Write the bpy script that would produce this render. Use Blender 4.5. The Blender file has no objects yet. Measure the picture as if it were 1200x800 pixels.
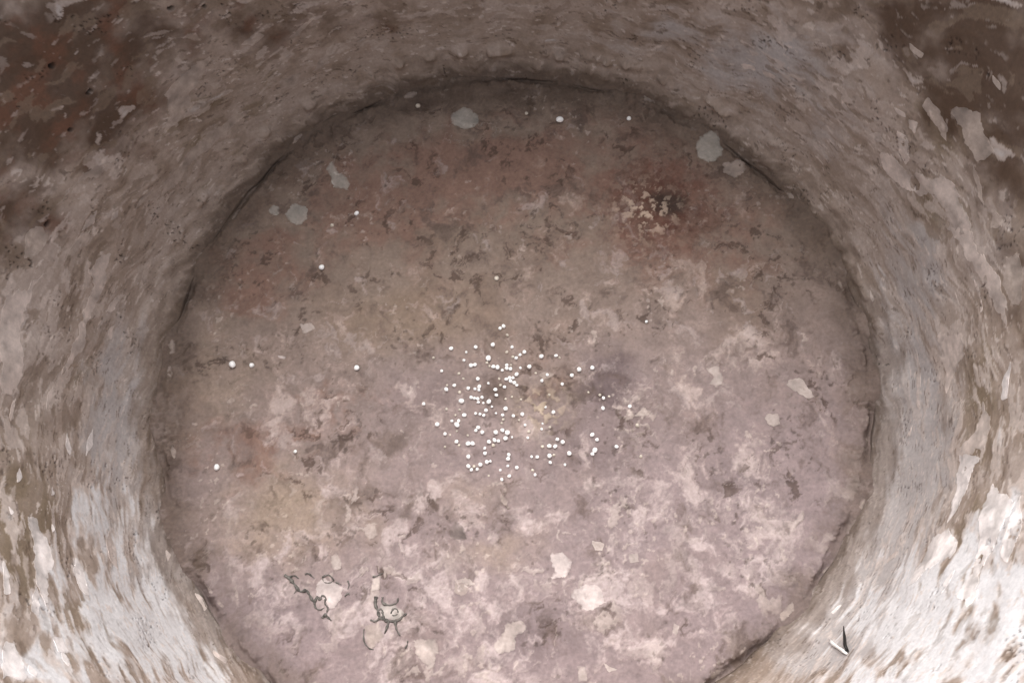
import bpy, math, random
import numpy as np
from mathutils import Matrix, Vector, geometry

random.seed(7)
rng = np.random.default_rng(11)
scene = bpy.context.scene
col = scene.collection

# ------------------------------------------------------------------ camera
TILT, ROLL = math.radians(18.0), -0.07
CAM = np.array([0.0022, -0.0725, 0.2530])
FPX = 937.0                                   # focal length in pixels of a 1200 px wide picture
fw = np.array([0, math.sin(TILT), -math.cos(TILT)])
up0 = np.array([0, math.cos(TILT), math.sin(TILT)])
rt0 = np.array([1.0, 0, 0])
rt = rt0 * math.cos(ROLL) + up0 * math.sin(ROLL)
up = up0 * math.cos(ROLL) - rt0 * math.sin(ROLL)
cam_data = bpy.data.cameras.new('camera')
cam = bpy.data.objects.new('camera', cam_data)
col.objects.link(cam)
cam.matrix_world = Matrix(((rt[0], up[0], -fw[0], CAM[0]), (rt[1], up[1], -fw[1], CAM[1]),
                           (rt[2], up[2], -fw[2], CAM[2]), (0, 0, 0, 1)))
cam_data.sensor_width = 36.0
cam_data.lens = 36.0 * FPX / 1200.0
cam_data.clip_start, cam_data.clip_end = 0.005, 100.0
scene.camera = cam

# ------------------------------------------------------------------ sky and sun (overcast daylight through the pot's mouth)
SUN_EL, SUN_AZ = math.radians(55), math.radians(96)      # azimuth measured from +x: light comes from the far side
world = bpy.data.worlds.new('World'); scene.world = world
world.use_nodes = True
wn, wl = world.node_tree.nodes, world.node_tree.links
wn.clear()
sky = wn.new('ShaderNodeTexSky'); sky.sky_type = 'NISHITA'; sky.sun_disc = False
sky.sun_elevation = SUN_EL; sky.sun_rotation = math.pi / 2 - SUN_AZ
sky.dust_density = 4.0; sky.air_density = 1.0
hs = wn.new('ShaderNodeHueSaturation'); hs.inputs['Saturation'].default_value = 0.28
bg = wn.new('ShaderNodeBackground'); bg.inputs['Strength'].default_value = 0.145
wo = wn.new('ShaderNodeOutputWorld')
wl.new(sky.outputs[0], hs.inputs['Color']); wl.new(hs.outputs[0], bg.inputs['Color']); wl.new(bg.outputs[0], wo.inputs[0])
sd = bpy.data.lights.new('sun', 'SUN'); sd.energy = 1.5; sd.angle = math.radians(60); sd.color = (1.0, 0.97, 0.95)
sun = bpy.data.objects.new('sun', sd); col.objects.link(sun)
sdir = Vector((math.cos(SUN_EL) * math.cos(SUN_AZ), math.cos(SUN_EL) * math.sin(SUN_AZ), math.sin(SUN_EL)))
sun.rotation_euler = sdir.to_track_quat('Z', 'Y').to_euler()

vs = scene.view_settings
vs.view_transform = 'Standard'; vs.look = 'None'; vs.gamma = 1.0; vs.use_curve_mapping = False
vs.exposure = 0.90
scene.render.engine = 'CYCLES'
scene.cycles.max_bounces = 5; scene.cycles.diffuse_bounces = 3

# ------------------------------------------------------------------ numbers and noise
def lin(r, g, b):
    c = np.array([r, g, b]) / 255.0
    return np.where(c <= 0.04045, c / 12.92, ((c + 0.055) / 1.055) ** 2.4)

def sstep(a, b, x):
    t = np.clip((x - a) / (b - a), 0, 1)
    return t * t * (3 - 2 * t)

_G = np.random.default_rng(3).uniform(0, 2 * math.pi, 4096)
_GX, _GY = np.cos(_G).astype(np.float32), np.sin(_G).astype(np.float32)
def perlin(x, y, seed=0, per=None):
    x = np.asarray(x, np.float32); y = np.asarray(y, np.float32)
    xf = np.floor(x); yf = np.floor(y)
    fx = x - xf; fy = y - yf
    x0 = xf.astype(np.int32); y0 = yf.astype(np.int32); x1 = x0 + 1
    if per: x0 = x0 % per; x1 = x1 % per
    a0 = x0.astype(np.uint32) * np.uint32(374761393); a1 = x1.astype(np.uint32) * np.uint32(374761393)
    b0 = y0.astype(np.uint32) * np.uint32(668265263) + np.uint32(seed * 974711 + 12345); b1 = b0 + np.uint32(668265263)
    def g(a, b, dx, dy):
        h = a + b
        h = (h ^ (h >> np.uint32(13))) * np.uint32(1274126177)
        h = (h ^ (h >> np.uint32(16))) & np.uint32(4095)
        return _GX[h] * dx + _GY[h] * dy
    u = fx * fx * fx * (fx * (fx * 6 - 15) + 10); v = fy * fy * fy * (fy * (fy * 6 - 15) + 10)
    gx1 = fx - 1; gy1 = fy - 1
    p = g(a0, b0, fx, fy); p += (g(a1, b0, gx1, fy) - p) * u
    q = g(a0, b1, fx, gy1); q += (g(a1, b1, gx1, gy1) - q) * u
    return (p + (q - p) * v) * np.float32(1.4)

def fbm(x, y, octv=4, seed=0, gain=0.5, per=None):
    x = np.asarray(x, np.float32); y = np.asarray(y, np.float32)
    s = np.zeros_like(x); a = 1.0; n = 0.0; f = 1
    for k in range(octv):
        s += a * perlin(x * f, y * f, seed + 17 * k, per * f if per else None)
        n += a; a *= gain; f *= 2
    return s / n * 1.35

from concurrent.futures import ThreadPoolExecutor
def threaded(fn, a, b, n=12):
    with ThreadPoolExecutor(4) as ex:
        R = list(ex.map(lambda k: fn(*k), zip(np.array_split(a, n), np.array_split(b, n))))
    return np.concatenate([r[0] for r in R]), np.concatenate([r[1] for r in R])

# ------------------------------------------------------------------ the pot's form
# traced edge of the floor (photo pixels); the hand-made pot is not quite round
EDGE = [(300,800),(240,700),(205,600),(195,500),(195,430),(210,350),(240,285),(300,220),(390,143),(500,104),(600,94),(700,104),
        (800,138),(880,187),(940,250),(985,320),(1010,390),(1020,450),(1022,520),(1008,605),(980,662),(925,725),(820,800)]
def ray(px, py):
    d = rt * (px - 600.0) - up * (py - 400.0) + fw * FPX
    return d / np.linalg.norm(d)
def at_floor(px, py, z=0.0):
    d = ray(px, py); t = (z - CAM[2]) / d[2]
    return CAM + d * t
_ea = []; _er = []
for e in EDGE:
    p = at_floor(*e); _ea.append(math.atan2(p[1], p[0])); _er.append(math.hypot(p[0], p[1]))
def _fourier_fit(ang, r, n=3):
    A = [np.ones(len(ang))]
    for k in range(1, n + 1): A += [np.cos(k * ang), np.sin(k * ang)]
    A = np.array(A).T
    W = np.eye(A.shape[1]) * 0.02; W[0, 0] = 0
    return np.linalg.solve(A.T @ A + W, A.T @ r)
_EC = _fourier_fit(np.array(_ea), np.array(_er))
def r_edge(th):
    r = np.full_like(np.asarray(th, float), _EC[0])
    for k in range(1, (len(_EC) - 1) // 2 + 1): r = r + _EC[2 * k - 1] * np.cos(k * th) + _EC[2 * k] * np.sin(k * th)
    r = r + .0007 * perlin((th + math.pi / 2) / (2 * math.pi) * 24, np.zeros_like(r), 91, 24) + .0004 * perlin((th + math.pi / 2) / (2 * math.pi) * 80, np.zeros_like(r), 92, 80)
    return r
TOP = 0.140
def r_wall(th, z):
    z = np.asarray(z, float)
    w = np.exp(-np.maximum(z, 0) / 0.05)
    re = r_edge(th) * w + (_EC[0]) * (1 - w)          # gets rounder upwards
    return re + 0.0075 * (1 - np.exp(-np.maximum(z, 0) / 0.009)) + 0.02 * z + 0.9 * np.maximum(z - 0.03, 0) ** 2
def at_wall(px, py):
    d = ray(px, py)
    lo = 0.02; t = lo
    while t < 0.6:
        p = CAM + d * t
        if math.hypot(p[0], p[1]) > float(r_wall(math.atan2(p[1], p[0]), p[2])): break
        t += 0.001
    a, b = t - 0.001, t
    for _ in range(24):
        m = (a + b) / 2; p = CAM + d * m
        if math.hypot(p[0], p[1]) > float(r_wall(math.atan2(p[1], p[0]), p[2])): b = m
        else: a = m
    p = CAM + d * b
    return math.atan2(p[1], p[0]), p[2]

def mix(a, b, t):
    return a + (b - a) * t[..., None]

# stains on the floor, in photo pixels, turned into metres on the floor: x, y, rx, ry, strength
def fblobs(x, y, lst, warp=0.006, seed=0):
    wx = x + warp * fbm(x * 90, y * 90, 4, seed + 1) ; wy = y + warp * fbm(x * 90, y * 90, 4, seed + 2)
    s = np.zeros_like(x)
    for (px, py, rx, ry, k) in lst:
        c = at_floor(px, py); q = at_floor(px + rx, py); r = at_floor(px, py + ry)
        ax = np.hypot(q[0] - c[0], q[1] - c[1]); ay = np.hypot(r[0] - c[0], r[1] - c[1])
        s = np.maximum(s, k * np.exp(-(((wx - c[0]) / ax) ** 2 + ((wy - c[1]) / ay) ** 2) * 0.9))
    return s

RUST = [(560,205,140,50,.85),(450,235,90,55,.7),(640,180,80,40,.6),(772,245,62,66,1.1),(840,280,70,45,.5),(320,290,50,40,.5),(300,330,60,40,.65),(290,530,55,32,.55),(720,165,60,40,.45),
        (325,515,25,20,.6),(660,290,40,25,.35),(890,250,40,40,.4),(470,290,40,20,.35),(640,445,25,15,.3),(420,490,25,15,.3),(830,270,30,25,.5),(690,250,20,18,.5),(380,470,18,22,.4)]
BROWN = [(830,275,55,40,.65),(890,310,60,40,.55),(760,215,30,18,.7),(600,112,270,32,.8),(330,190,70,50,.5),(600,300,170,55,.5),(920,310,60,80,.5),(700,330,60,40,.5),(460,520,30,34,.9),(790,235,26,28,1.0),
         (615,328,9,16,.7),(780,370,30,22,.5),(740,330,22,14,.7),(890,400,60,40,.4),(430,585,50,26,.8),(480,595,26,18,.8),(250,300,40,60,.5),(720,450,26,30,.55),(960,420,30,90,.45),(300,560,26,18,.45),(700,550,40,14,.4)]
MAUVE = [(720,455,50,40,.7),(650,520,150,60,.45),(850,560,190,150,.5),(640,740,66,44,.8),(500,450,60,50,.35),(310,710,80,60,.55),(860,710,100,80,.5),(640,650,120,40,.3),(560,520,60,40,.3),(960,600,60,90,.4)]
BEIGE = [(330,600,75,60,.75),(260,450,50,40,.4),(480,375,80,40,.3),(625,480,45,35,.25),(580,645,50,20,.45),(420,610,30,40,.4),(250,430,30,60,.3),(560,580,50,20,.3)]
PALE = [(740,300,90,45,.5),(860,410,80,40,.55),(560,650,220,60,.35),(800,620,130,90,.4),(470,690,140,60,.45),(720,690,60,70,.5),(380,400,90,50,.3),(750,350,100,40,.4),(900,640,80,60,.3),(640,240,30,25,.3),(420,240,40,30,.2),(860,230,50,40,.35),(330,480,60,40,.25),(520,780,120,40,.4),(720,250,40,20,.5),(770,270,30,25,.4)]

DUSK = [(718,448,34,44,1.0),(690,500,60,34,.6),(640,742,62,42,.7),(500,462,52,50,.45),(690,532,80,26,.55),(860,560,50,40,.35),(300,705,50,40,.45),(560,520,60,40,.3),(910,690,70,40,.35),(420,760,60,30,.3)]
def floor_fields(x, y):
    """albedo and height of the floor at x, y (metres)"""
    wx = x + .006 * fbm(x * 70, y * 70, 5, 5, .6); wy = y + .006 * fbm(x * 70, y * 70, 5, 6, .6)
    big = fbm(wx * 22, wy * 22, 4, 10); mid = fbm(wx * 60, wy * 60, 6, 20, .62); fine = fbm(x * 230, y * 230, 4, 30, .7)
    crumb = fbm(wx * 110, wy * 110, 6, 35, .74)                       # broken, crumbly edges
    micro = fbm(x * 1000, y * 1000, 2, 40, .6)
    low = sstep(.06, -.08, y)                                          # more scale towards the near side
    C = np.empty(x.shape + (3,)); C[:] = lin(137, 120, 108)
    C = mix(C, lin(147, 131, 131), low * .95)
    C = mix(C, lin(126, 107, 94), sstep(.0, .7, big) * (1 - .6 * low))
    C = mix(C, lin(144, 129, 130), np.clip(fblobs(x, y, MAUVE, .008, 100) * 1.1, 0, 1))
    C = mix(C, lin(162, 143, 123), np.clip(fblobs(x, y, BEIGE, .008, 110), 0, 1) * .9)
    rust = fblobs(x, y, RUST, .012, 120) * 1.15
    C = mix(C, lin(129, 101, 89), np.clip(sstep(.03, .85, rust * 1.1 + .6 * mid + .5 * crumb), 0, 1) * .85)
    brn = fblobs(x, y, BROWN, .010, 130)
    C = mix(C, lin(84, 70, 60), np.clip(sstep(.30, 1.1, brn + .35 * mid + .3 * crumb), 0, 1) * .8)
    C = mix(C, lin(104, 90, 90), np.clip(sstep(.1, 1.0, fblobs(x, y, DUSK, .008, 150) + .25 * mid + .2 * crumb), 0, 1) * .85)
    pale = fblobs(x, y, PALE, .010, 140)
    # mineral bloom, cloudy and crumbling at its edges
    b1 = sstep(.06, .42, mid * .7 + crumb * .45 + pale * .55 + low * .12 - .16)
    C = mix(C, mix(lin(170, 152, 140) + 0 * C, lin(189, 174, 172), low), b1 * .8)
    m2 = fbm(wx * 95 + 9, wy * 95, 6, 55, .68)
    b2 = sstep(.12, .42, m2 + pale * .40 + low * .10 - .16)
    C = mix(C, lin(188, 173, 168), b2 * .4)
    dk = sstep(.04, .60, fbm(wx * 70 + 30, wy * 70, 6, 58, .68) - .15 * pale)
    C = mix(C, lin(92, 77, 70), dk * .78)
    # dark crumbs and pitted spots
    g = sstep(.05, .5, fbm(x * 38, y * 38, 3, 60) + .05 + .4 * (brn + rust))
    d1 = sstep(.17, .36, fbm(wx * 170, wy * 170, 5, 61, .7)) * g
    C = mix(C, lin(76, 60, 52), d1 * .72)
    d2 = sstep(.36, .46, fbm(x * 420, y * 420, 3, 63)) * sstep(.05, .4, fbm(x * 50, y * 50, 3, 64))
    C = mix(C, lin(66, 54, 47), d2 * .5)
    # small pale grains
    s1 = sstep(.36, .44, fbm(x * 420, y * 420, 3, 66)) * sstep(.15, .5, fbm(x * 45, y * 45, 3, 67) + .3 * pale + .1 * low)
    C = mix(C, lin(205, 190, 180), s1 * .4)
    # lifted chips of scale with sharp edges, here and there on the near half
    chip_n = fbm(wx * 120 + 40, wy * 120, 4, 70, .5)
    gate = sstep(.30, .55, low * .25 + .6 * fbm(x * 30, y * 30, 3, 71) + .3 * pale)
    chip = sstep(.26, .285, chip_n) * gate
    C = mix(C, lin(186, 172, 165), chip * .6)
    # thin raised rims left by dried drops and curled scale
    rn = np.abs(fbm(wx * 85 + 70, wy * 85, 3, 75, .45) - .12)
    rim_ = sstep(.022, .008, rn) * sstep(.05, .3, fbm(x * 48, y * 48, 3, 76) + .15 * low - .04)
    C = mix(C, lin(196, 182, 174), rim_ * .25)
    # speckled crust beside the dark hollow
    c = at_floor(772, 238); dd = np.hypot(x - c[0], y - c[1])
    C = mix(C, lin(88, 58, 49), sstep(.0, .25, fbm(x * 200, y * 200, 4, 83, .7)) * np.exp(-(dd / .019) ** 2) * .9)
    C = mix(C, lin(98, 66, 55), np.clip(np.exp(-(dd / .019) ** 2) * (1 + 1.1 * crumb), 0, 1) * .7)
    cc = at_floor(785, 236); hol = np.exp(-(((x - cc[0]) / .0085) ** 2 + ((y - cc[1]) / .0065) ** 2))
    C = mix(C, lin(60, 49, 43), sstep(.35, .9, hol + .55 * crumb) * .8)
    c1 = at_floor(758, 246); dd1 = np.hypot(x - c1[0], y - c1[1])
    sp = sstep(.08, .2, fbm(x * 330, y * 330, 4, 80, .6)) * np.exp(-(dd1 / .010) ** 2)
    C = mix(C, lin(206, 184, 164), sp * .8)
    c2 = at_floor(636, 478); dd2 = np.hypot(x - c2[0], y - c2[1])
    sp2 = sstep(.04, .16, fbm(x * 330, y * 330, 3, 81)) * np.exp(-(dd2 / .007) ** 2)
    C = mix(C, lin(186, 168, 146), sp2 * .7)
    c3 = at_floor(750, 488); dd3 = np.hypot(x - c3[0], y - c3[1])
    sp3 = sstep(.10, .2, fbm(x * 360, y * 360, 3, 82)) * np.exp(-(dd3 / .006) ** 2)
    C = mix(C, lin(200, 186, 176), sp3 * .6)
    # dirt along the wall, widened on the far side as painted shade
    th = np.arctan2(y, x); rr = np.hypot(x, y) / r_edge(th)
    dirt_shade = sstep(.875 - .03 * np.sin(th), 1.0, rr + .07 * mid + .05 * crumb)
    C = mix(C, lin(94, 80, 70), dirt_shade * .65)
    C *= (1 + .09 * micro + .20 * fine + .24 * crumb)[..., None] * .86
    # height
    h = .0008 * big + .0003 * mid + .00012 * fine + .00012 * b1 + .0001 * b2 + .00022 * chip - .00025 * d1 - .00016 * d2 + .00015 * s1 + .00003 * micro + .00014 * rim_ + .00015 * crumb
    h += .0006 * sp + .0006 * sp2 + .0004 * sp3 - .0012 * np.exp(-(dd2 / .003) ** 2) - .0014 * hol
    # crumbly lip, then the crack along the wall: deep in places, silted up in others
    pn = perlin((th + math.pi / 2) / (2 * math.pi) * 40, np.zeros_like(th), 94, 40)
    lip = np.exp(-((rr - .978 - .01 * pn) / .012) ** 2) * sstep(-.1, .5, fbm(x * 120, y * 120, 5, 90, .65))
    h += .0014 * lip + .0016 * np.minimum(np.maximum(rr - .955, 0) / .045, 1.1) ** 2 * (1 + .5 * mid)     # silt banked up against the wall
    open_ = sstep(-.3, .4, perlin((th + math.pi / 2) / (2 * math.pi) * 18, np.zeros_like(th), 96, 18) + .4 * pn)
    h -= .0036 * open_ * sstep(.972 + .016 * pn, 1.002, rr + .010 * crumb)
    return np.clip(C, .005, .9), h

CIRC = 64          # noise cells round the pot in the coarsest wall noise
# large tonal areas of the wall, photo pixels: x, y, rx, ry, strength
W_WHITE = [(190,740,130,80,1.0),(240,780,60,30,.9),(120,610,35,60,.75),(1090,730,120,80,1.0),(1020,800,60,25,1.0),(1170,620,40,60,.7),(20,780,40,40,.9),(140,640,40,60,.6),(1050,690,40,30,.4)]
W_GREY = [(1060,520,50,150,1.1),(1010,670,55,60,1.5),(950,745,70,40,1.5),(130,500,35,120,.8),(180,640,30,70,.9),(900,75,90,40,.8),(780,40,90,25,.5),(1075,330,50,100,.6),(960,160,60,60,.4),(250,740,60,60,.5)]
W_CLAY = [(50,80,140,120,1.2),(150,40,110,60,.9),(300,30,60,30,.6),(420,15,50,20,.5),(1160,80,90,120,1.2),(1080,20,90,40,.9),(10,260,60,60,.8),(1185,230,40,70,.6),(1190,330,25,40,.6)]
W_PALE = [(30,400,45,90,.9),(115,570,35,80,1.0),(60,300,40,30,.6),(1150,290,40,60,.8),(1100,400,35,90,1.0),(1040,300,30,100,.7),(150,430,30,70,.8),(210,110,40,40,.5),(180,330,30,60,.5),(1060,210,50,40,.7),(230,240,40,30,.5),(940,130,60,40,.4),(320,120,50,30,.4),(1180,560,30,40,.6),(60,680,50,50,.4)]
W_OLIVE = [(30,620,50,90,.8),(100,740,50,40,.7),(100,420,40,40,.4),(230,150,50,60,.5),(1140,650,30,70,.9),(1080,690,40,22,.6),(1170,730,30,30,.6),(1060,760,30,16,.5),(1110,140,50,60,.6),(1090,240,50,50,.5),(1150,480,25,80,.7),(280,110,50,40,.4),(40,500,40,50,.4)]
def wblobs(th, z, lst, warp=.005, seed=0):
    u = th * .13
    wx = warp * fbm(np.cos(th) * 9 + z * 40, np.sin(th) * 9 + z * 40, 4, seed + 1); wz = warp * fbm(np.cos(th) * 9 + z * 50, np.sin(th) * 9 - z * 50, 4, seed + 2)
    s = np.zeros_like(th)
    for t0, z0, I, k in wall_stains(lst):
        du = ((th - t0 + math.pi) % (2 * math.pi) - math.pi) * .13 + wx; dz = z - z0 + wz
        s = np.maximum(s, k * np.exp(-.7 * (I[0, 0] * du * du + 2 * I[0, 1] * du * dz + I[1, 1] * dz * dz)))
    return s

_WS = {}
def wall_stains(lst):
    """centre and spread of each stain in wall coordinates"""
    if id(lst) in _WS: return _WS[id(lst)]
    out = []
    for (px, py, rx, ry, k) in lst:
        P = []
        for q in ((px, py), (px + rx, py), (px - rx, py), (px, py + ry), (px, py - ry)):
            a, b = at_wall(*q); P.append((a, b))
        t0, z0 = P[0]
        # local covariance in wall coordinates
        M = np.zeros((2, 2))
        for (a, b) in P[1:]:
            da = (a - t0 + math.pi) % (2 * math.pi) - math.pi
            v = np.array([da * .13, b - z0]); M += .5 * np.outer(v, v)
        M += np.eye(2) * 4e-6
        out.append((t0, z0, np.linalg.inv(M), k))
    _WS[id(lst)] = out
    return out

PITS = [(57,262,.0014,.0008),(1071,220,.0007,.0009),(62,78,.0011,.0009),(104,107,.0012,.0007),(200,9,.0011,.0008),(82,152,.0007,.0009),(1145,657,.0008,.0006),(240,8,.0006,.0007),(1019,515,.0012,.0006)]
_PT = []
def wall_pits():
    if not _PT:
        for (px, py, a_, b_) in PITS: _PT.append((*at_wall(px, py), a_, b_))
    return _PT
def wall_fields(th, z):
    """albedo and height (towards the axis) of the wall"""
    U = (th + math.pi / 2) / (2 * math.pi) * CIRC                   # 0..CIRC round the pot, cell = 12 mm
    zt = z + .028 * np.sin(th) + .028                               # smears follow a tilted water line
    Z = zt / .012
    Zl = 8.5 * np.log(1 + np.maximum(zt, -.01) / .03)                # finer, tighter lines low down
    w = fbm(U * .5, Z * .5, 3, 201, .45, per=CIRC // 2)
    w2 = fbm(U * 3, Z * 3, 4, 202, .6, per=CIRC * 3)
    Uw = U + .12 * w2; Zs = Zl + .40 * w + .035 * w2
    big = fbm(U, Z * .8, 4, 210, per=CIRC)
    st = .55 * fbm(Uw, Zs * 2.6, 4, 220, .5, per=CIRC) + .75 * fbm(Uw * .5, Zs * 1.9, 4, 221, .5, per=CIRC // 2)                      # long smears
    st2 = fbm(Uw * 2, Zs * 10, 3, 230, .5, per=CIRC * 2)
    fl = fbm(Uw * .75, Zs * 1.8, 5, 240, .5, per=CIRC * 3 // 4)                     # flaking
    dab = fbm(Uw * 2, Zs * 5, 3, 242, .45, per=CIRC * 2); dab2 = fbm(Uw * 3, Zs * 10, 3, 244, .45, per=CIRC * 3)
    fine = fbm(U * 16, Z * 16, 3, 250, .6, per=CIRC * 16)
    white = wblobs(th, z, W_WHITE, .008, 300); grey = wblobs(th, z, W_GREY, .008, 310)
    clay = wblobs(th, z, W_CLAY, .010, 320); lightw = wblobs(th, z, W_PALE, .008, 340); olive = wblobs(th, z, W_OLIVE, .008, 330)
    near = sstep(.4, -.7, np.sin(th))                               # the near side keeps more limewash
    C = np.empty(th.shape + (3,)); C[:] = lin(160, 145, 134)
    C = mix(C, lin(141, 125, 112), sstep(-.1, .5, big))
    up_ = sstep(.006, .045, z)
    C = mix(C, lin(172, 158, 149), sstep(-.05, .45, st) * (.45 + .3 * up_))
    C = mix(C, lin(126, 110, 97), sstep(.05, .45, -st) * (.35 + .35 * up_))
    C = mix(C, lin(172, 160, 153), np.clip(lightw * (1 + .9 * st), 0, 1) * .7)
    C = mix(C, lin(124, 109, 91), np.clip(sstep(.25, .7, olive + .4 * st + .35 * fl), 0, 1) * .9)
    gm = np.clip(sstep(.25, .75, grey + .3 * st + .12 * st2), 0, 1)
    C = mix(C, lin(173, 168, 167), gm * .85)
    cm = np.clip(sstep(.15, .95, clay + .35 * big + .35 * fl), 0, 1)   # upper wall: bare fired clay
    red = sstep(-.1, .4, fbm(U, Z, 5, 260, .6, per=CIRC)) * sstep(.4, -.2, np.cos(th))
    C = mix(C, lin(78, 60, 48), cm * .92)
    C = mix(C, lin(112, 78, 62), cm * red * .6)
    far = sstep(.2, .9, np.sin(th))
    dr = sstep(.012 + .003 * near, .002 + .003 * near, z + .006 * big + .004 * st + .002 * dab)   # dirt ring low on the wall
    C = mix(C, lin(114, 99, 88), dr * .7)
    grime_shade = sstep(.0045 + .0015 * far, .0005 + .001 * far, z + .002 * dab + .002 * st)  # grime at the wall's foot, raised on the far side to paint in shade
    C = mix(C, lin(82, 69, 60), grime_shade * .75)
    # limewash left in flat flakes and dabs
    fade = sstep(.004, .03, z)
    bias = .45 * white + .10 * lightw - .05 * (1 - up_) + .05 * near - .12 * olive - .25 * cm - .06 * gm
    lime = np.maximum(sstep(.19, .23, fl * .85 + dab * .22 + bias), .6 * sstep(.31, .37, dab + .6 * bias - .04))
    lime = lime * (1 - .8 * dr)
    C = mix(C, lin(186, 173, 165), lime * (.30 + .35 * up_ + .3 * np.clip(white + near * .5, 0, 1)))
    wm = np.clip(sstep(.40, .74, white * .92 + .65 * fl + .25 * dab), 0, 1) * (1 - .92 * dr)
    C = mix(C, lin(208, 207, 208), wm * .9)
    s1 = sstep(.32, .38, dab2 + .04 * near) * sstep(.0, .3, fbm(U * 2, Z * 2, 3, 271, per=CIRC * 2) + .2 * near)
    C = mix(C, lin(200, 188, 180), s1 * .7 * (1 - .7 * cm) * (1 - .75 * dr))
    bare = sstep(.22, .27, fbm(Uw, Zs * 2.8, 4, 246, .5, per=CIRC) - .3 * gm - .15 * wm)     # spots where the wash has come away
    C = mix(C, lin(120, 104, 90), bare * (.2 + .35 * up_) * (1 - .5 * wm))
    d1 = sstep(.28, .38, fbm(Uw * 3, Zs * 12, 3, 280, per=CIRC * 3)) * sstep(.0, .3, fbm(U * 2, Z * 2, 3, 281, per=CIRC * 2))
    C = mix(C, lin(88, 73, 62), d1 * .6 * (1 - .6 * wm))
    p1 = sstep(.42, .48, fbm(U * 12, Z * 12, 2, 290, per=CIRC * 12)) * sstep(.28, .5, fbm(U, Z, 3, 291, per=CIRC))
    C = mix(C, lin(40, 32, 28), p1 * .7)
    hole = np.zeros_like(th)
    for t0, z0, a_, b_ in wall_pits(): hole = np.maximum(hole, np.exp(-((((th - t0 + math.pi) % (2 * math.pi) - math.pi) * .13 - .4 * (z - z0)) / a_) ** 2 - ((z - z0) / b_) ** 2))
    hole = sstep(.35, .6, hole + .25 * dab2)
    C = mix(C, lin(34, 28, 25), np.minimum(hole, 1) * .85)
    C *= (1 + .09 * fine + .07 * st2)[..., None] * 1.08
    h = .0006 * fbm(U, Z * .7, 2, 297, .4, per=CIRC) + .00003 * st + .00006 * lime + .00004 * s1 - .00005 * bare - .00006 * d1 - .0004 * p1 - .0014 * hole + .000012 * fine
    # ledges and cracks where the wall meets the floor
    led = np.exp(-((z - .0030 - .003 * w) / .0016) ** 2) * sstep(-.2, .45, fbm(U * 2, Z * .2, 4, 295, per=CIRC * 2))
    led2 = np.exp(-((z - .0095 - .004 * w) / .0018) ** 2) * sstep(-.1, .4, fbm(U, Z * .2, 4, 296, per=CIRC)) * (.2 + .8 * far)
    h += .0009 * led * (.3 + .7 * sstep(-.6, .2, np.sin(th))) + .0022 * led2
    return np.clip(C, .005, .9), h

wall_pits()
for _l in (W_PALE, W_WHITE, W_GREY, W_CLAY, W_OLIVE): wall_stains(_l)
def wall_point(th, z, off):
    r = r_wall(th, z) - off
    return np.stack([r * np.cos(th), r * np.sin(th), z], -1)

# ------------------------------------------------------------------ materials
def plaster(name, scale=2600.0, bump=.25, rough=.82, tint=None, spec=.25):
    m = bpy.data.materials.new(name); m.use_nodes = True
    n, l = m.node_tree.nodes, m.node_tree.links
    b = n['Principled BSDF']; b.inputs['Specular IOR Level'].default_value = spec
    tc = n.new('ShaderNodeTexCoord')
    nz = n.new('ShaderNodeTexNoise'); nz.inputs['Scale'].default_value = scale; nz.inputs['Detail'].default_value = 3
    nz2 = n.new('ShaderNodeTexNoise'); nz2.inputs['Scale'].default_value = scale * .3; nz2.inputs['Detail'].default_value = 5; nz2.inputs['Roughness'].default_value = .65
    l.new(tc.outputs['Object'], nz.inputs['Vector']); l.new(tc.outputs['Object'], nz2.inputs['Vector'])
    mr = n.new('ShaderNodeMapRange'); mr.inputs['From Min'].default_value = .3; mr.inputs['From Max'].default_value = .7
    mr.inputs['To Min'].default_value = .86; mr.inputs['To Max'].default_value = 1.12
    l.new(nz2.outputs['Fac'], mr.inputs['Value'])
    mx = n.new('ShaderNodeMix'); mx.data_type = 'RGBA'; mx.blend_type = 'MULTIPLY'; mx.inputs['Factor'].default_value = 1
    if tint is None:
        at = n.new('ShaderNodeAttribute'); at.attribute_name = 'tone'; l.new(at.outputs['Color'], mx.inputs['A'])
    else:
        cr = n.new('ShaderNodeValToRGB')
        cr.color_ramp.elements[0].position = .36; cr.color_ramp.elements[0].color = (*tint[0], 1)
        cr.color_ramp.elements[1].position = .60; cr.color_ramp.elements[1].color = (*tint[1], 1)
        nz3 = n.new('ShaderNodeTexNoise'); nz3.inputs['Scale'].default_value = 170; nz3.inputs['Detail'].default_value = 6; nz3.inputs['Roughness'].default_value = .62
        l.new(tc.outputs['Object'], nz3.inputs['Vector']); l.new(nz3.outputs['Fac'], cr.inputs['Fac']); l.new(cr.outputs['Color'], mx.inputs['A'])
    l.new(mr.outputs['Result'], mx.inputs['B']); l.new(mx.outputs['Result'], b.inputs['Base Color'])
    rr = n.new('ShaderNodeMapRange'); rr.inputs['To Min'].default_value = rough - .12; rr.inputs['To Max'].default_value = min(1, rough + .12)
    l.new(nz2.outputs['Fac'], rr.inputs['Value']); l.new(rr.outputs['Result'], b.inputs['Roughness'])
    ad = n.new('ShaderNodeMath'); ad.operation = 'ADD'; l.new(nz.outputs['Fac'], ad.inputs[0]); l.new(nz2.outputs['Fac'], ad.inputs[1])
    bp = n.new('ShaderNodeBump'); bp.inputs['Strength'].default_value = bump; bp.inputs['Distance'].default_value = .0003
    l.new(ad.outputs[0], bp.inputs['Height']); l.new(bp.outputs['Normal'], b.inputs['Normal'])
    return m

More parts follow.
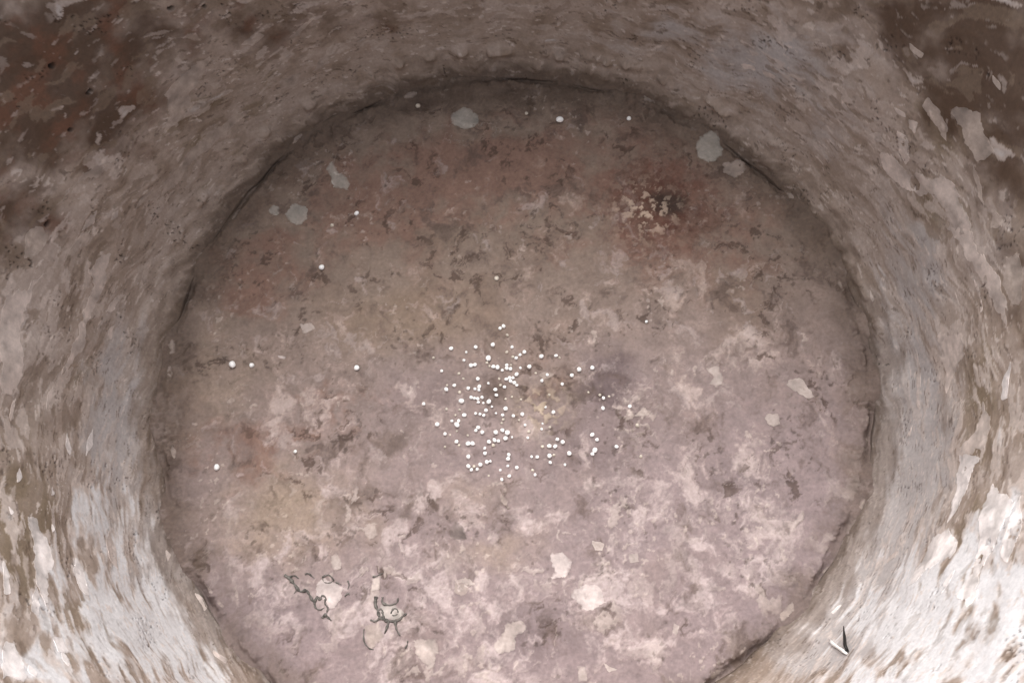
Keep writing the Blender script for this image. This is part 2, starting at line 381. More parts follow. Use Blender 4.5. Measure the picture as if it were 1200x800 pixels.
M_FLOOR = plaster('weathered_floor_crust'); M_WALL = plaster('weathered_limewash', bump=.15)
TINT = {'white': lin(226, 219, 216), 'chalk': lin(198, 186, 182), 'pale': lin(178, 166, 159), 'mid': lin(164, 151, 142), 'blue': lin(170, 166, 158), 'dark': lin(92, 83, 78)}   # colours of the flakes
M_CLAY = plaster('bare_clay', tint=(lin(120, 84, 66), lin(146, 106, 84)))

def simple(name, c, rough=.5, noise=.0, spec=.4, nscale=900, sss=0):
    m = bpy.data.materials.new(name); m.use_nodes = True
    n, l = m.node_tree.nodes, m.node_tree.links; b = n['Principled BSDF']
    b.inputs['Roughness'].default_value = rough; b.inputs['Specular IOR Level'].default_value = spec
    nz = n.new('ShaderNodeTexNoise'); nz.inputs['Scale'].default_value = nscale; nz.inputs['Detail'].default_value = 3
    g = n.new('ShaderNodeNewGeometry'); l.new(g.outputs['Position'], nz.inputs['Vector'])
    r = n.new('ShaderNodeValToRGB'); r.color_ramp.elements[0].color = (*(np.array(c) * (1 - noise)), 1); r.color_ramp.elements[1].color = (*np.minimum(np.array(c) * (1 + noise * .4), .92), 1)
    r.color_ramp.elements[0].position = .3; r.color_ramp.elements[1].position = .65
    l.new(nz.outputs['Fac'], r.inputs['Fac']); l.new(r.outputs[0], b.inputs['Base Color'])
    if sss:
        b.inputs['Subsurface Weight'].default_value = sss; b.inputs['Subsurface Radius'].default_value = (1, 1, 1); b.inputs['Subsurface Scale'].default_value = .0008
    return m
M_BEAD = simple('white_bead_shell', (.92, .91, .89), .45, .05, sss=.6)
M_CREAM = simple('cream_bead_shell', (.90, .87, .80), .5, .10, sss=.6)
M_BEAD2 = simple('dusty_bead_shell', (.58, .52, .44), .6, .3)
M_ROOT = simple('dry_grey_root', (.13, .12, .108), .9, .6)
M_DARK = simple('black_splinter', (.012, .010, .009), .6, .3)
M_CHIP = simple('white_sliver', (.85, .84, .82), .6, .1)

# ------------------------------------------------------------------ mesh helpers
def grid_mesh(name, P, F, mat, parent=None, tone=None, smooth=True):
    me = bpy.data.meshes.new(name)
    P = np.ascontiguousarray(P, np.float32); F = np.ascontiguousarray(F, np.int32)
    k = F.shape[1]
    me.vertices.add(len(P)); me.vertices.foreach_set('co', P.ravel())
    me.loops.add(F.size); me.loops.foreach_set('vertex_index', F.ravel())
    me.polygons.add(len(F)); me.polygons.foreach_set('loop_start', np.arange(0, F.size, k, dtype=np.int32))
    me.update(calc_edges=True)
    if smooth: me.polygons.foreach_set('use_smooth', np.ones(len(F), bool))
    if tone is not None:
        a = me.attributes.new('tone', 'FLOAT_COLOR', 'POINT')
        a.data.foreach_set('color', np.c_[tone, np.ones(len(tone))].astype(np.float32).ravel())
    me.materials.append(mat); me.validate()
    o = bpy.data.objects.new(name, me); col.objects.link(o); o.parent = parent
    return o
def tag(o, label, cat, group=None):
    o['label'] = label; o['category'] = cat
    if group: o['group'] = group
    return o

# ------------------------------------------------------------------ the pot
pot = bpy.data.objects.new('clay_pot', None); col.objects.link(pot)
tag(pot, 'inside of a round clay pot with flaking limewash and a stained crusted floor', 'pot')

# floor
step = .0003
ax = np.arange(-.128, .128 + step, step)
gx, gy = np.meshgrid(ax, ax, indexing='ij')
keep = np.hypot(gx, gy) < r_edge(np.arctan2(gy, gx)) * 1.018 + .0006
idx = -np.ones(gx.shape, np.int64); idx[keep] = np.arange(keep.sum())
xs, ys = gx[keep], gy[keep]
Cf, hf = threaded(floor_fields, xs, ys)
q = np.stack([idx[:-1, :-1], idx[1:, :-1], idx[1:, 1:], idx[:-1, 1:]], -1).reshape(-1, 4)
q = q[(q >= 0).all(1)]
pot_floor = grid_mesh('pot_floor', np.c_[xs, ys, hf], q, M_FLOOR, pot, Cf)

# inner wall: dense where it can be seen, coarser up to the rim
NT = 2304
th = np.arange(NT) / NT * 2 * math.pi - math.pi / 2
zs = np.concatenate([np.linspace(-.006, .006, 36, endpoint=False), np.linspace(.006, .118, 262, endpoint=False), np.linspace(.118, TOP, 20)])
T, Zg = np.meshgrid(th, zs, indexing='ij')
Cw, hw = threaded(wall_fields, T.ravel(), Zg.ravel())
Pw = wall_point(T.ravel(), Zg.ravel(), hw)
NZ = len(zs)
i = np.arange(NT)[:, None]; j = np.arange(NZ - 1)[None, :]
i2 = (i + 1) % NT
Fq = np.stack([i * NZ + j, i * NZ + j + 1, i2 * NZ + j + 1, i2 * NZ + j], -1).reshape(-1, 4)
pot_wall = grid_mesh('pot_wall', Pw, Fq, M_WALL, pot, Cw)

# rim and outside
N2 = 192
th2 = np.arange(N2) / N2 * 2 * math.pi - math.pi / 2
rim = r_wall(th2, TOP).mean()
prof = [(rim - .0006, TOP - .0005), (rim + .002, TOP + .004), (rim + .008, TOP + .006), (rim + .015, TOP + .004), (rim + .017, TOP - .004), (rim + .017, TOP - .022), (rim + .012, TOP - .026), (.150, .06), (.136, -.008), (.130, -.016), (.0, -.016)]
Po = np.array([[r * np.cos(a), r * np.sin(a), z] for a in th2 for (r, z) in prof])
K = len(prof); i = np.arange(N2)[:, None]; j = np.arange(K - 1)[None, :]; i2 = (i + 1) % N2
Fo = np.stack([i * K + j, i * K + j + 1, i2 * K + j + 1, i2 * K + j], -1).reshape(-1, 4)
grid_mesh('outer_shell', Po, Fo, M_CLAY, pot)

# ------------------------------------------------------------------ flakes of limewash and scale, each a thin slab with a ragged edge
def ragged(poly, step, amp, seed):
    """resample a closed outline and fray it"""
    P = np.array(poly, float); n = len(P); out = []
    for a in range(n):
        p, q = P[a], P[(a + 1) % n]; L = np.hypot(*(q - p)); m = max(1, int(L / step))
        for s in range(m): out.append(p + (q - p) * s / m)
    O = np.array(out)
    O = .6 * O + .2 * (np.roll(O, 1, 0) + np.roll(O, -1, 0))
    size = math.sqrt(np.prod(P.max(0) - P.min(0)))
    big = min(amp * 2.2, size * .16)
    fx = fbm(O[:, 0] / (step * 12) + seed * 7.3, O[:, 1] / (step * 12), 5, seed, .7); fy = fbm(O[:, 0] / (step * 12) + seed * 3.1, O[:, 1] / (step * 12), 5, seed + 400, .7)
    return O + np.c_[fx * 1.3, fy] * big

def inside(P, poly):
    x, y = P[:, 0], P[:, 1]; c = np.zeros(len(P), bool); n = len(poly)
    for a in range(n):
        x1, y1 = poly[a]; x2, y2 = poly[(a + 1) % n]
        m = ((y1 > y) != (y2 > y))
        with np.errstate(divide='ignore', invalid='ignore'):
            xi = (x2 - x1) * (y - y1) / (y2 - y1) + x1
        c ^= m & (x < xi)
    return c

def slab(name, poly, to3d, thick, tint, mat, parent, seed, step, lift=0.0, keep=.15, soft=.3):
    O = ragged(poly, step, step * 1.8, seed)
    lo, hi = O.min(0), O.max(0)
    gs = max(.0007, np.sqrt(np.prod(hi - lo)) / 14)
    g = np.stack(np.meshgrid(np.arange(lo[0], hi[0], gs), np.arange(lo[1], hi[1], gs)), -1).reshape(-1, 2)
    g = g + np.random.default_rng(seed).uniform(-.3, .3, g.shape) * gs
    inn = g[inside(g, O)]
    if len(inn):
        dmin = np.sqrt(((inn[:, None] - O[None]) ** 2).sum(-1)).min(1); inn = inn[dmin > gs * .35]
    V = [Vector(p) for p in O] + [Vector(p) for p in inn]
    n = len(O)
    r = geometry.delaunay_2d_cdt(V, [(a, (a + 1) % n) for a in range(n)], [list(range(n))], 1, 1e-9)
    v2 = np.array([tuple(v) for v in r[0]]); tri = [f for f in r[2]]
    if not len(tri): return None
    # boundary edges by count
    cnt = {}
    for f in tri:
        for a in range(3):
            e = (f[a], f[(a + 1) % 3]); cnt[e] = 1
    bnd = [e for e in cnt if (e[1], e[0]) not in cnt]
    onb = np.zeros(len(v2), bool)
    for e in bnd: onb[e[0]] = onb[e[1]] = True
    hn = fbm(v2[:, 0] / (step * 9) + seed, v2[:, 1] / (step * 9), 3, seed + 5)
    t = thick * (1.0 + .3 * hn) + lift * np.where(onb, np.maximum(hn - .1, 0), 0)
    top, bot, under = to3d(v2[:, 0], v2[:, 1], t)
    blotch = fbm(v2[:, 0] * 160 + seed, v2[:, 1] * 160, 4, seed + 9, .6)
    lum = under.mean(-1) / max(under.mean(), 1e-4)
    tone = np.array(tint)[None] * (np.clip(lum, .6, 1.5) ** .45 * (1 + .55 * blotch))[:, None]
    kk = np.where(onb, soft * (1 + hn), keep * (1 + .8 * blotch)).clip(0, 1)[:, None]
    tone = tone * (1 - kk) + under * kk
    P = np.r_[top, top, bot]; nn = len(v2)          # the broken edge has vertices of its own, so the face stays flat
    F = [list(f) for f in tri]
    for a, b in bnd: F += [[a + nn, a + 2 * nn, b + 2 * nn], [a + nn, b + 2 * nn, b + nn]]
    me = bpy.data.meshes.new(name); me.from_pydata([tuple(p) for p in P], [], F); me.materials.append(mat)
    me.update()
    ta = me.attributes.new('tone', 'FLOAT_COLOR', 'POINT'); ta.data.foreach_set('color', np.c_[np.r_[tone, tone, tone], np.ones(3 * len(v2))].astype(np.float32).ravel())
    o = bpy.data.objects.new(name, me); col.objects.link(o); o.parent = parent
    for p in me.polygons: p.use_smooth = (p.index < len(tri))
    return o

def floor3d(x, y, t):
    x = np.asarray(x); y = np.asarray(y)
    C, h = floor_fields(x, y)
    return np.stack([x, y, h + t], -1), np.stack([x, y, h - .0003], -1), C
def wall3d(u, z, t):
    th_ = np.asarray(u) / .13; C, h = wall_fields(th_, np.asarray(z))
    return wall_point(th_, np.asarray(z), h + t), wall_point(th_, np.asarray(z), h - .0003), C

def unwrap(P):
    out = []; prev = None
    for (px, py) in P:
        a, z = at_wall(px, py)
        if a < -math.pi / 2: a += 2 * math.pi
        out.append((a * .13, z))
    return out
def zoom(ox, oy, k, pts): return [(ox + x / k, oy + y / k) for x, y in pts]

WALL_FLAKES = []
def wf(kind, ox, oy, pts): WALL_FLAKES.append((kind, zoom(ox, oy, 3.0, pts)))
wf('mid', 0, 0, [(740,195),(715,270),(660,330),(680,360),(640,420),(565,480),(600,400),(590,360),(580,330),(620,280),(690,220)])
wf('mid', 0, 0, [(880,395),(820,440),(740,510),(690,560),(610,660),(565,690),(580,645),(640,575),(720,480),(780,435),(850,398)])
wf('mid', 0, 0, [(930,120),(885,160),(850,155),(900,115)])
wf('mid', 0, 0, [(1060,260),(1040,300),(990,310),(975,285),(1020,265)])
wf('mid', 0, 0, [(1110,60),(1050,125),(1020,140),(1060,90)])
wf('pale', 0, 0, [(340,740),(332,790),(290,812),(300,770)])
wf('pale', 0, 0, [(415,735),(410,765),(385,778),(395,750)])
wf('mid', 0, 0, [(420,560),(360,610),(280,640),(200,720),(225,685),(330,590)])
wf('mid', 0, 0, [(1180,150),(1170,190),(1100,260),(1110,225),(1150,175)])
wf('mid', 0, 0, [(540,660),(500,710),(470,740),(490,700)])
wf('mid', 0, 0, [(1030,195),(1000,215),(980,222),(1005,202)])
wf('mid', 800, 0, [(360,85),(440,90),(510,130),(530,180),(490,150),(430,125),(370,115)])
wf('mid', 800, 0, [(860,340),(900,380),(930,440),(925,495),(880,420),(845,370)])
wf('mid', 800, 0, [(960,370),(1040,400),(1060,470),(1090,530),(1040,570),(1010,540),(980,460),(955,400)])
wf('mid', 800, 0, [(1020,580),(1040,640),(1062,725),(1040,690),(1015,610)])
wf('pale', 800, 0, [(740,375),(780,395),(785,415),(750,395)])
wf('pale', 800, 0, [(790,420),(830,425),(820,470),(795,450)])
wf('pale', 800, 0, [(650,470),(690,470),(710,505),(680,500)])
wf('pale', 800, 0, [(690,540),(740,550),(760,580),(800,615),(850,615),(870,640),(920,615),(960,650),(970,720),(1020,800),(980,830),(940,800),(920,740),(890,690),(850,680),(790,670),(740,640),(710,600)])
wf('pale', 800, 0, [(760,460),(790,480),(800,560),(780,580),(760,520)])
wf('mid', 800, 0, [(1090,740),(1130,770),(1120,800),(1080,800)])
wf('mid', 800, 0, [(800,150),(850,190),(840,205),(800,172)])
wf('pale', 800, 0, [(200,225),(250,232),(260,250),(210,240)])
wf('pale', 800, 0, [(280,245),(330,265),(320,280),(285,262)])
wf('pale', 800, 0, [(560,345),(580,375),(610,415),(585,402),(562,370)])
wf('mid', 800, 0, [(1090,265),(1120,295),(1118,320),(1090,290)])
wf('mid', 0, 267, [(320,0),(310,60),(260,100),(238,95),(280,30)])
wf('mid', 0, 267, [(100,20),(150,-5),(180,30),(130,90),(80,105)])
wf('pale', 0, 267, [(155,150),(120,220),(80,330),(70,390),(80,500),(45,590),(6,590),(6,300),(30,250),(90,220)])
wf('pale', 0, 267, [(390,90),(375,180),(345,250),(305,350),(280,440),(215,515),(240,450),(270,370),(300,280),(335,195),(310,140),(350,110)])
wf('pale', 0, 267, [(440,230),(400,290),(370,300),(410,240)])
wf('pale', 0, 267, [(402,340),(396,385),(378,395),(386,350)])
wf('mid', 0, 267, [(540,100),(510,190),(490,205),(510,140)])
wf('pale', 0, 267, [(60,600),(45,680),(35,660),(48,610)])
wf('pale', 0, 267, [(205,540),(180,600),(160,640),(172,580)])
wf('white', 0, 267, [(325,700),(330,760),(300,795),(310,740)])
wf('white', 0, 267, [(240,720),(255,780),(245,800),(232,770)])
wf('white', 0, 533, [(90,210),(130,240),(175,340),(180,400),(165,530),(140,490),(125,400),(105,290)])
wf('white', 0, 533, [(125,455),(140,485),(140,560),(110,550)])
wf('white', 0, 533, [(185,640),(220,640),(240,690),(205,695)])
wf('white', 0, 533, [(8,365),(30,420),(32,490),(8,490)])
wf('white', 0, 533, [(8,650),(40,660),(80,740),(90,790),(8,790)])
wf('white', 0, 533, [(65,45),(76,80),(60,98),(55,70)])
wf('white', 0, 533, [(28,178),(47,205),(36,212)])
wf('white', 0, 533, [(182,108),(192,135),(178,142)])
wf('white', 0, 533, [(180,240),(192,262),(182,275)])
wf('white', 0, 533, [(265,350),(300,420),(320,500),(290,480),(262,400)])
wf('pale', 0, 533, [(380,270),(410,330),(420,400),(395,380),(375,310)])
wf('white', 0, 533, [(100,735),(135,765),(125,780),(98,760)])
wf('white', 0, 533, [(215,690),(245,720),(240,745),(215,715)])
wf('pale', 0, 533, [(690,480),(735,530),(725,545),(695,505)])
wf('pale', 0, 533, [(750,680),(800,720),(790,735),(755,700)])
wf('pale', 0, 533, [(580,330),(596,350),(590,375),(578,355)])
wf('pale', 800, 267, [(930,0),(1000,0),(1050,90),(1110,170),(1140,260),(1140,350),(1100,280),(1060,190),(990,80)])
wf('white', 800, 267, [(1150,470),(1142,600),(1120,605),(1125,520)])
wf('pale', 800, 267, [(1060,610),(1082,700),(1070,760),(1010,800),(965,800),(1030,720)])
wf('pale', 800, 267, [(900,380),(980,370),(992,450),(950,500),(930,570),(910,480)])
wf('mid', 800, 267, [(1140,100),(1180,90),(1192,140),(1192,270),(1160,270),(1130,200)])
wf('pale', 800, 267, [(1018,175),(1032,205),(1026,212)])
wf('pale', 800, 267, [(1045,250),(1056,290),(1045,300)])
wf('pale', 800, 267, [(905,160),(920,195),(910,200)])
wf('pale', 800, 267, [(955,225),(972,275),(962,270)])
wf('pale', 800, 267, [(660,215),(675,250),(668,262)])
wf('pale', 800, 267, [(815,690),(802,735),(792,730)])
wf('pale', 800, 267, [(820,420),(832,520),(838,640),(826,620),(820,520)])
wf('white', 800, 533, [(980,0),(1040,0),(1000,90),(970,170),(935,235),(950,140)])
wf('white', 800, 533, [(1090,90),(1110,140),(1170,160),(1150,220),(1100,320),(1040,400),(1030,480),(1000,530),(960,490),(1010,430),(1040,330),(1050,220),(1060,130)])
wf('white', 800, 533, [(880,300),(930,260),(970,300),(950,360),(890,390),(840,430),(800,470),(830,390)])
wf('white', 800, 533, [(965,400),(940,450),(910,490),(920,450)])
wf('white', 800, 533, [(1188,140),(1190,270),(1140,370),(1115,360),(1140,280)])
wf('white', 800, 533, [(690,455),(665,478),(660,472),(680,455)])
wf('white', 800, 533, [(560,525),(530,560),(522,556),(545,528)])
wf('pale', 800, 533, [(760,335),(745,362),(715,385),(725,360)])

seed = 1
for kind, pts in WALL_FLAKES:
    seed += 1
    slab('lime_flake', unwrap(pts), wall3d, .00007, np.minimum(TINT[kind] * {'white': 1.0, 'pale': 1.25}.get(kind, 1.1), .8), M_WALL, pot_wall, seed, .0005, .00003)

FLOOR_FLAKES = []
def ff(kind, ox, oy, k, pts): FLOOR_FLAKES.append((kind, zoom(ox, oy, k, pts)))
def disc(x, y, rx, ry=None, n=12, k=.16):
    ry = ry or rx
    return [(x + rx * (1 + random.uniform(-k, k)) * math.cos(a * 2 * math.pi / n), y + ry * (1 + random.uniform(-k, k)) * math.sin(a * 2 * math.pi / n)) for a in range(n)]
ff('chalk', 400, 533, 3, [(735,345),(780,340),(810,380),(800,420),(745,440),(745,390)])
ff('chalk', 400, 533, 3, [(820,470),(860,455),(900,455),(930,520),(900,530),(880,550),(850,540),(810,495)])
ff('pale', 400, 533, 3, [(580,590),(640,580),(650,610),(610,640),(610,680),(560,700),(535,670),(560,640)])
ff('pale', 400, 533, 3, [(250,650),(330,645),(345,690),(315,750),(270,720)])
ff('pale', 400, 533, 3, [(400,440),(440,425),(470,455),(430,465),(415,490)])
ff('pale', 400, 533, 3, [(880,300),(925,310),(920,335),(890,335)])
ff('pale', 400, 533, 3, [(830,740),(860,745),(860,795),(835,795)])
ff('pale', 400, 533, 3, [(920,730),(970,755),(940,762)])
ff('mid', 400, 533, 3, [(560,130),(590,160),(580,180),(560,165)])
ff('mid', 400, 533, 3, [(85,600),(140,590),(150,640),(110,680),(80,650)])
ff('dark', 400, 533, 3, [(375,265),(410,225),(440,265),(435,300),(380,295)])
ff('pale', 400, 533, 3, [(1170,590),(1188,600),(1175,640),(1165,620)])
ff('pale', 400, 533, 3, [(1010,350),(1040,345),(1045,375),(1015,378)])
ff('chalk', 320, 640, 6, [(300,290),(350,220),(430,260),(490,290),(490,350),(430,420),(390,440),(370,380),(300,350)])
ff('blue', 320, 640, 6, [(760,410),(880,410),(930,470),(900,500),(840,520),(770,490),(740,450)])
ff('pale', 320, 640, 6, [(690,230),(760,200),(745,300),(690,310)])
ff('pale', 320, 640, 6, [(400,80),(440,40),(470,90),(480,160),(420,170)])
ff('blue', 0, 0, 1, disc(348, 251, 13))
ff('blue', 0, 0, 1, disc(322, 247, 6))
ff('blue', 0, 0, 1, [(383,195),(390,190),(397,203),(408,207),(408,222),(391,220),(386,205)])
ff('blue', 0, 0, 1, disc(545, 139, 16, 12))
ff('blue', 0, 0, 1, disc(830, 174, 16, 17))
ff('mid', 0, 0, 1, [(846,190),(870,188),(874,200),(860,210),(848,202)])
ff('pale', 0, 0, 1, [(922,445),(938,443),(947,455),(955,465),(945,467),(935,458),(923,453)])
ff('pale', 0, 0, 1, [(828,432),(842,430),(848,445),(840,455),(829,450),(836,442)])
ff('pale', 0, 0, 1, disc(905, 492, 9, 8))
ff('pale', 0, 0, 1, [(350,380),(364,378),(370,386),(357,391)])
ff('chalk', 0, 0, 1, [(325,416),(335,418),(334,421),(326,419)])
ff('mid', 0, 0, 1, disc(540, 690, 10, 9))
ff('mid', 0, 0, 1, disc(640, 440, 9, 4))
# crumbs of scale in the crack along the wall
for (x, y, a) in [(203,408,9),(201,440,8),(204,530,7),(246,690,7),(258,707,7),(1008,590,8),(1004,625,9),(970,670,10),(1017,515,5),(920,718,14),(840,790,12),(870,762,8),(985,335,7),(925,230,7),(590,82,16),(645,79,12),(480,112,9),(350,165,8),(276,250,8),(760,120,8),(820,112,7),(235,300,7),(215,345,8)]:
    cth = math.atan2(y - 470, x - 610) + math.pi / 2
    d = disc(0, 0, a, a * .34, 9, .3)
    ff('mid', 0, 0, 1, [(x + p * math.cos(cth) - q_ * math.sin(cth), y + p * math.sin(cth) + q_ * math.cos(cth)) for p, q_ in d])
for kind, pts in FLOOR_FLAKES:
    seed += 1
    P2 = [tuple(at_floor(*p)[:2]) for p in pts]
    slab('scale_flake', P2, floor3d, .00014, TINT[kind], M_FLOOR, pot_floor, seed, .00026, .00025 if kind in ('chalk', 'pale') else .00005, .4 if kind in ('blue', 'mid', 'dark') else .3, .75 if kind in ('blue', 'mid', 'dark') else random.uniform(.2, .8))

# ------------------------------------------------------------------ beads
import bmesh
def ico(name, mat, k):
    bm = bmesh.new(); bmesh.ops.create_icosphere(bm, subdivisions=2, radius=1.0)
    me = bpy.data.meshes.new(name)
    a, b, c = [random.uniform(0, 6) for _ in range(3)]
    for v in bm.verts:
        n = v.co.normalized(); v.co = n * (1 + .06 * math.sin(2.3 * n.x + a) + .06 * math.sin(3.1 * n.y + b) + .05 * math.sin(4 * n.z + c))
    bm.to_mesh(me); bm.free(); me.materials.append(mat)
    me.polygons.foreach_set('use_smooth', np.ones(len(me.polygons), bool)); return me
ME_BRIGHT = [ico('white_bead', random.choice([M_BEAD, M_BEAD, M_CREAM]), k) for k in range(9)]
ME_DUST = [ico('dusty_bead', M_BEAD2, k) for k in range(5)]
# the scatter in the middle, in a 4x enlargement of photo pixels (480, 370)..(780, 570): x, y, radius, d for dusty
B = [(424,58,9),(440,48,10),(458,90,7,'d'),(390,135,11),(310,146,9),(480,147,9),(195,153,10),(266,170,7),(456,170,8,'d'),(538,170,10),(518,183,8),(500,198,9),(484,192,7,'d'),
(369,198,13),(255,208,8),(618,190,11),(686,186,8),(703,196,6,'d'),(112,197,6,'d'),(288,233,10),(306,229,9),(362,220,7,'d'),(375,236,6,'d'),(392,238,10),(410,241,11),(455,230,8),(456,245,9),(470,247,9),
(476,230,5,'d'),(519,244,7),(435,255,7),(562,238,12),(151,258,8),(231,270,7,'d'),(252,294,6,'d'),(502,274,10),(320,295,10),(645,276,8),(620,303,8),(591,268,6,'d'),(369,316,7),(420,295,6,'d'),
(453,297,9),(468,290,9),(484,290,8),(474,306,9),(489,312,10),(500,322,7),(445,333,9),(425,325,7,'d'),(402,345,10),(407,371,8),(275,339,9),(306,342,8),(326,331,9),(325,347,8),(210,326,9),(172,345,11),
(175,325,6,'d'),(234,358,8,'d'),(288,382,9),(304,386,8),(318,388,9),(340,382,9),(322,405,8),(346,408,6),(372,402,12),(243,398,12),(386,426,6),(358,443,10),(66,413,9),(450,435,12),(173,437,7,'d'),(256,465,11),
(310,457,7),(330,460,8),(348,466,9),(405,456,5),(436,465,8),(440,485,7,'d'),(432,503,6,'d'),(487,469,9),(529,461,10),(513,488,5,'d'),(198,492,7),(222,510,12),(230,492,8),(235,440,6,'d'),(215,466,6,'d'),(129,508,11),
(541,512,7),(559,542,7,'d'),(554,571,7),(166,553,9),(190,558,5,'d'),(221,540,5,'d'),(310,537,9),(319,526,10),(341,546,10),(404,545,11),(435,535,9),(458,547,12),(450,573,12),(480,568,6),(398,582,10),(415,586,9),
(372,590,10),(393,606,9,'d'),(220,590,10),(232,606,7,'d'),(274,598,12),(290,598,10),(166,613,6,'d'),(273,560,6,'d'),(352,620,8),(354,644,9),(275,660,11),(465,650,9),(462,670,10),(460,703,7),(275,704,11),(290,721,9),
(302,706,7,'d'),(317,719,8),(331,697,11),(362,684,10),(378,681,7),(425,723,7),(502,711,10),(467,751,9),(432,767,8),(371,749,5,'d'),(572,660,8),(598,661,9),(577,723,7,'d'),(588,745,8),(623,613,8,'d'),(655,609,11),
(682,611,10),(692,578,10),(718,592,12),(656,655,11),(676,652,7,'d'),(660,687,8),(749,644,11),(728,697,7),(450,390,6,'d'),(480,380,6,'d'),(522,392,6,'d'),(655,370,6,'d'),(657,522,6,'d'),(619,530,6),(623,505,5)]
SOLO = [((856,557,11),'white bead, upper of the four in a column right of the main scatter'),((879,580,9),'white bead just right of and below the top one of the right-hand column'),
((868,629,12),'large white bead touching a smaller one right of the main scatter'),((857,647,10),'smaller white bead tucked against a large one right of the scatter'),
((970,613,9),'lone white bead farthest right below the dark stain'),((907,432,9),'white bead sitting in a small dark pit right of centre'),((909,385,9),'white bead between two dusty ones right of centre'),
((892,371,7,'d'),'dusty bead left of a white bead right of centre'),((935,378,6,'d'),'dusty bead right of a white bead right of centre'),((1032,424,10),'white bead on a pale crusty spot right of the dark stain'),
((1067,512,9,'d'),'dusty bead on pale crust right of the dark stain'),((838,358,5,'d'),'tiny dusty bead on bare floor right of the scatter'),((760,279,10),'white bead at the lower left end of a slanting row of three'),
((795,252,12),'largest bead, middle of the slanting row of three'),((856,243,11),'white bead at the upper right end of the slanting row of three'),((716,320,9),'white bead alone below the slanting row of three'),
((674,452,10),'white bead lying on the yellowish crumbly crust at the centre'),((637,427,7),'small white bead by the dark hole in the yellowish crust'),((1110,27,7),'small white bead on mottled crust in the upper right of the floor'),
((1085,658,8,'d'),'dusty bead on mauve floor to the lower right of the scatter')]
FAR = [(656,140,4.2,'','brightest lone bead near the far edge of the pot floor'),(737,139,2.6,'','small bead near the far edge, right of the brightest one'),(418,250,3.0,'','small bead on the reddish stain right of two grey spots'),
(377,313,3.5,'','lone bead on reddish floor below the round grey spots'),(389,264,2.2,'d','tiny dusty bead beside the round blue-grey spot'),(272,427,4.2,'','larger bead of a pair near the left wall'),
(295,428,3.0,'','smaller bead of a pair near the left wall'),(418,431,3.4,'','lone white bead on pale crust left of the scatter'),(254,547,3.6,'','lone white bead on brown stain at the lower left wall'),
(582,326,2.8,'d','lone dusty bead above the scatter on bare brown floor'),(490,124,2.8,'d','dusty bead at the far edge left of a grey spot'),(617,133,2.0,'d','tiny dusty bead at the far edge left of the brightest bead'),(346,529,2.0,'','tiny white bead on reddish stain at the left')]
placed = []
def bead(px, py, rpx, dusty, label, group=None):
    p = at_floor(px, py); depth = (p - CAM) @ fw
    r = rpx * depth / FPX * (random.uniform(.92, 1.04) if not dusty else 1.0)
    _, h = floor_fields(np.array([p[0]]), np.array([p[1]]))
    z = float(h[0]) + r * (.62 if not dusty else .4)
    p = at_floor(px, py, z)
    # nudge apart beads that would overlap
    for _ in range(6):
        for (qx, qy, qz, qr) in placed:
            d = math.sqrt((p[0] - qx) ** 2 + (p[1] - qy) ** 2 + (z - qz) ** 2); m = (r + qr) * .98
            if d < m:
                dx, dy = p[0] - qx, p[1] - qy; L = math.hypot(dx, dy) + 1e-9
                p[0] += dx / L * (m - d); p[1] += dy / L * (m - d)
    placed.append((p[0], p[1], z, r))
    o = bpy.data.objects.new('white_bead' if not dusty else 'dusty_bead', random.choice(ME_DUST if dusty else ME_BRIGHT))
    col.objects.link(o); o.location = (p[0], p[1], z)
    o.scale = (r * random.uniform(.95, 1.05), r * random.uniform(.95, 1.05), r * random.uniform(.75, .9))
    o.rotation_euler = (random.uniform(-.15, .15), random.uniform(-.15, .15), random.uniform(0, 6))
    tag(o, label, 'bead', group)
for b in B:
    d = len(b) > 3
    part = ('upper' if b[1] < 310 else 'middle' if b[1] < 520 else 'lower') + ' ' + ('left' if b[0] < 345 else 'right')
    kind = 'dull dusty bead in the' if d else 'small round white bead in the'
    bead(480 + b[0] / 4, 370 + b[1] / 4, b[2] / 4, d, '%s %s part of the dense mid-floor scatter' % (kind, part),
         '%s beads, %s part of the middle scatter' % ('dusty' if d else 'white', part))
for b, lab in SOLO: bead(480 + b[0] / 4, 370 + b[1] / 4, b[2] / 4, len(b) > 3, lab)
for (x, y, r, d, lab) in FAR: bead(x, y, r, bool(d), lab)

# ------------------------------------------------------------------ rootlets, splinter, sliver
def tube_obj(name, paths, mat, sides=6):
    V, F = [], []
    for pts in paths:
        P = np.array([p[:3] for p in pts]); R = np.array([p[3] for p in pts]); n = len(P)
        base = len(V)
        for a in range(n):
            t = P[min(a + 1, n - 1)] - P[max(a - 1, 0)]; t = t / (np.linalg.norm(t) + 1e-12)
            s = np.cross(t, [0, 0, 1.0]); s = s / (np.linalg.norm(s) + 1e-9); v = np.cross(s, t)
            for k in range(sides):
                an = 2 * math.pi * k / sides; V.append(tuple(P[a] + R[a] * (s * math.cos(an) + v * math.sin(an))))
        for a in range(n - 1):
            for k in range(sides):
                k2 = (k + 1) % sides
                F.append((base + a * sides + k, base + a * sides + k2, base + (a + 1) * sides + k2, base + (a + 1) * sides + k))
        F.append(tuple(base + k for k in range(sides))[::-1]); F.append(tuple(base + (n - 1) * sides + k for k in range(sides)))
    me = bpy.data.meshes.new(name); me.from_pydata(V, [], F); me.materials.append(mat); me.update()
    me.polygons.foreach_set('use_smooth', np.ones(len(me.polygons), bool))
    o = bpy.data.objects.new(name, me); col.objects.link(o); return o
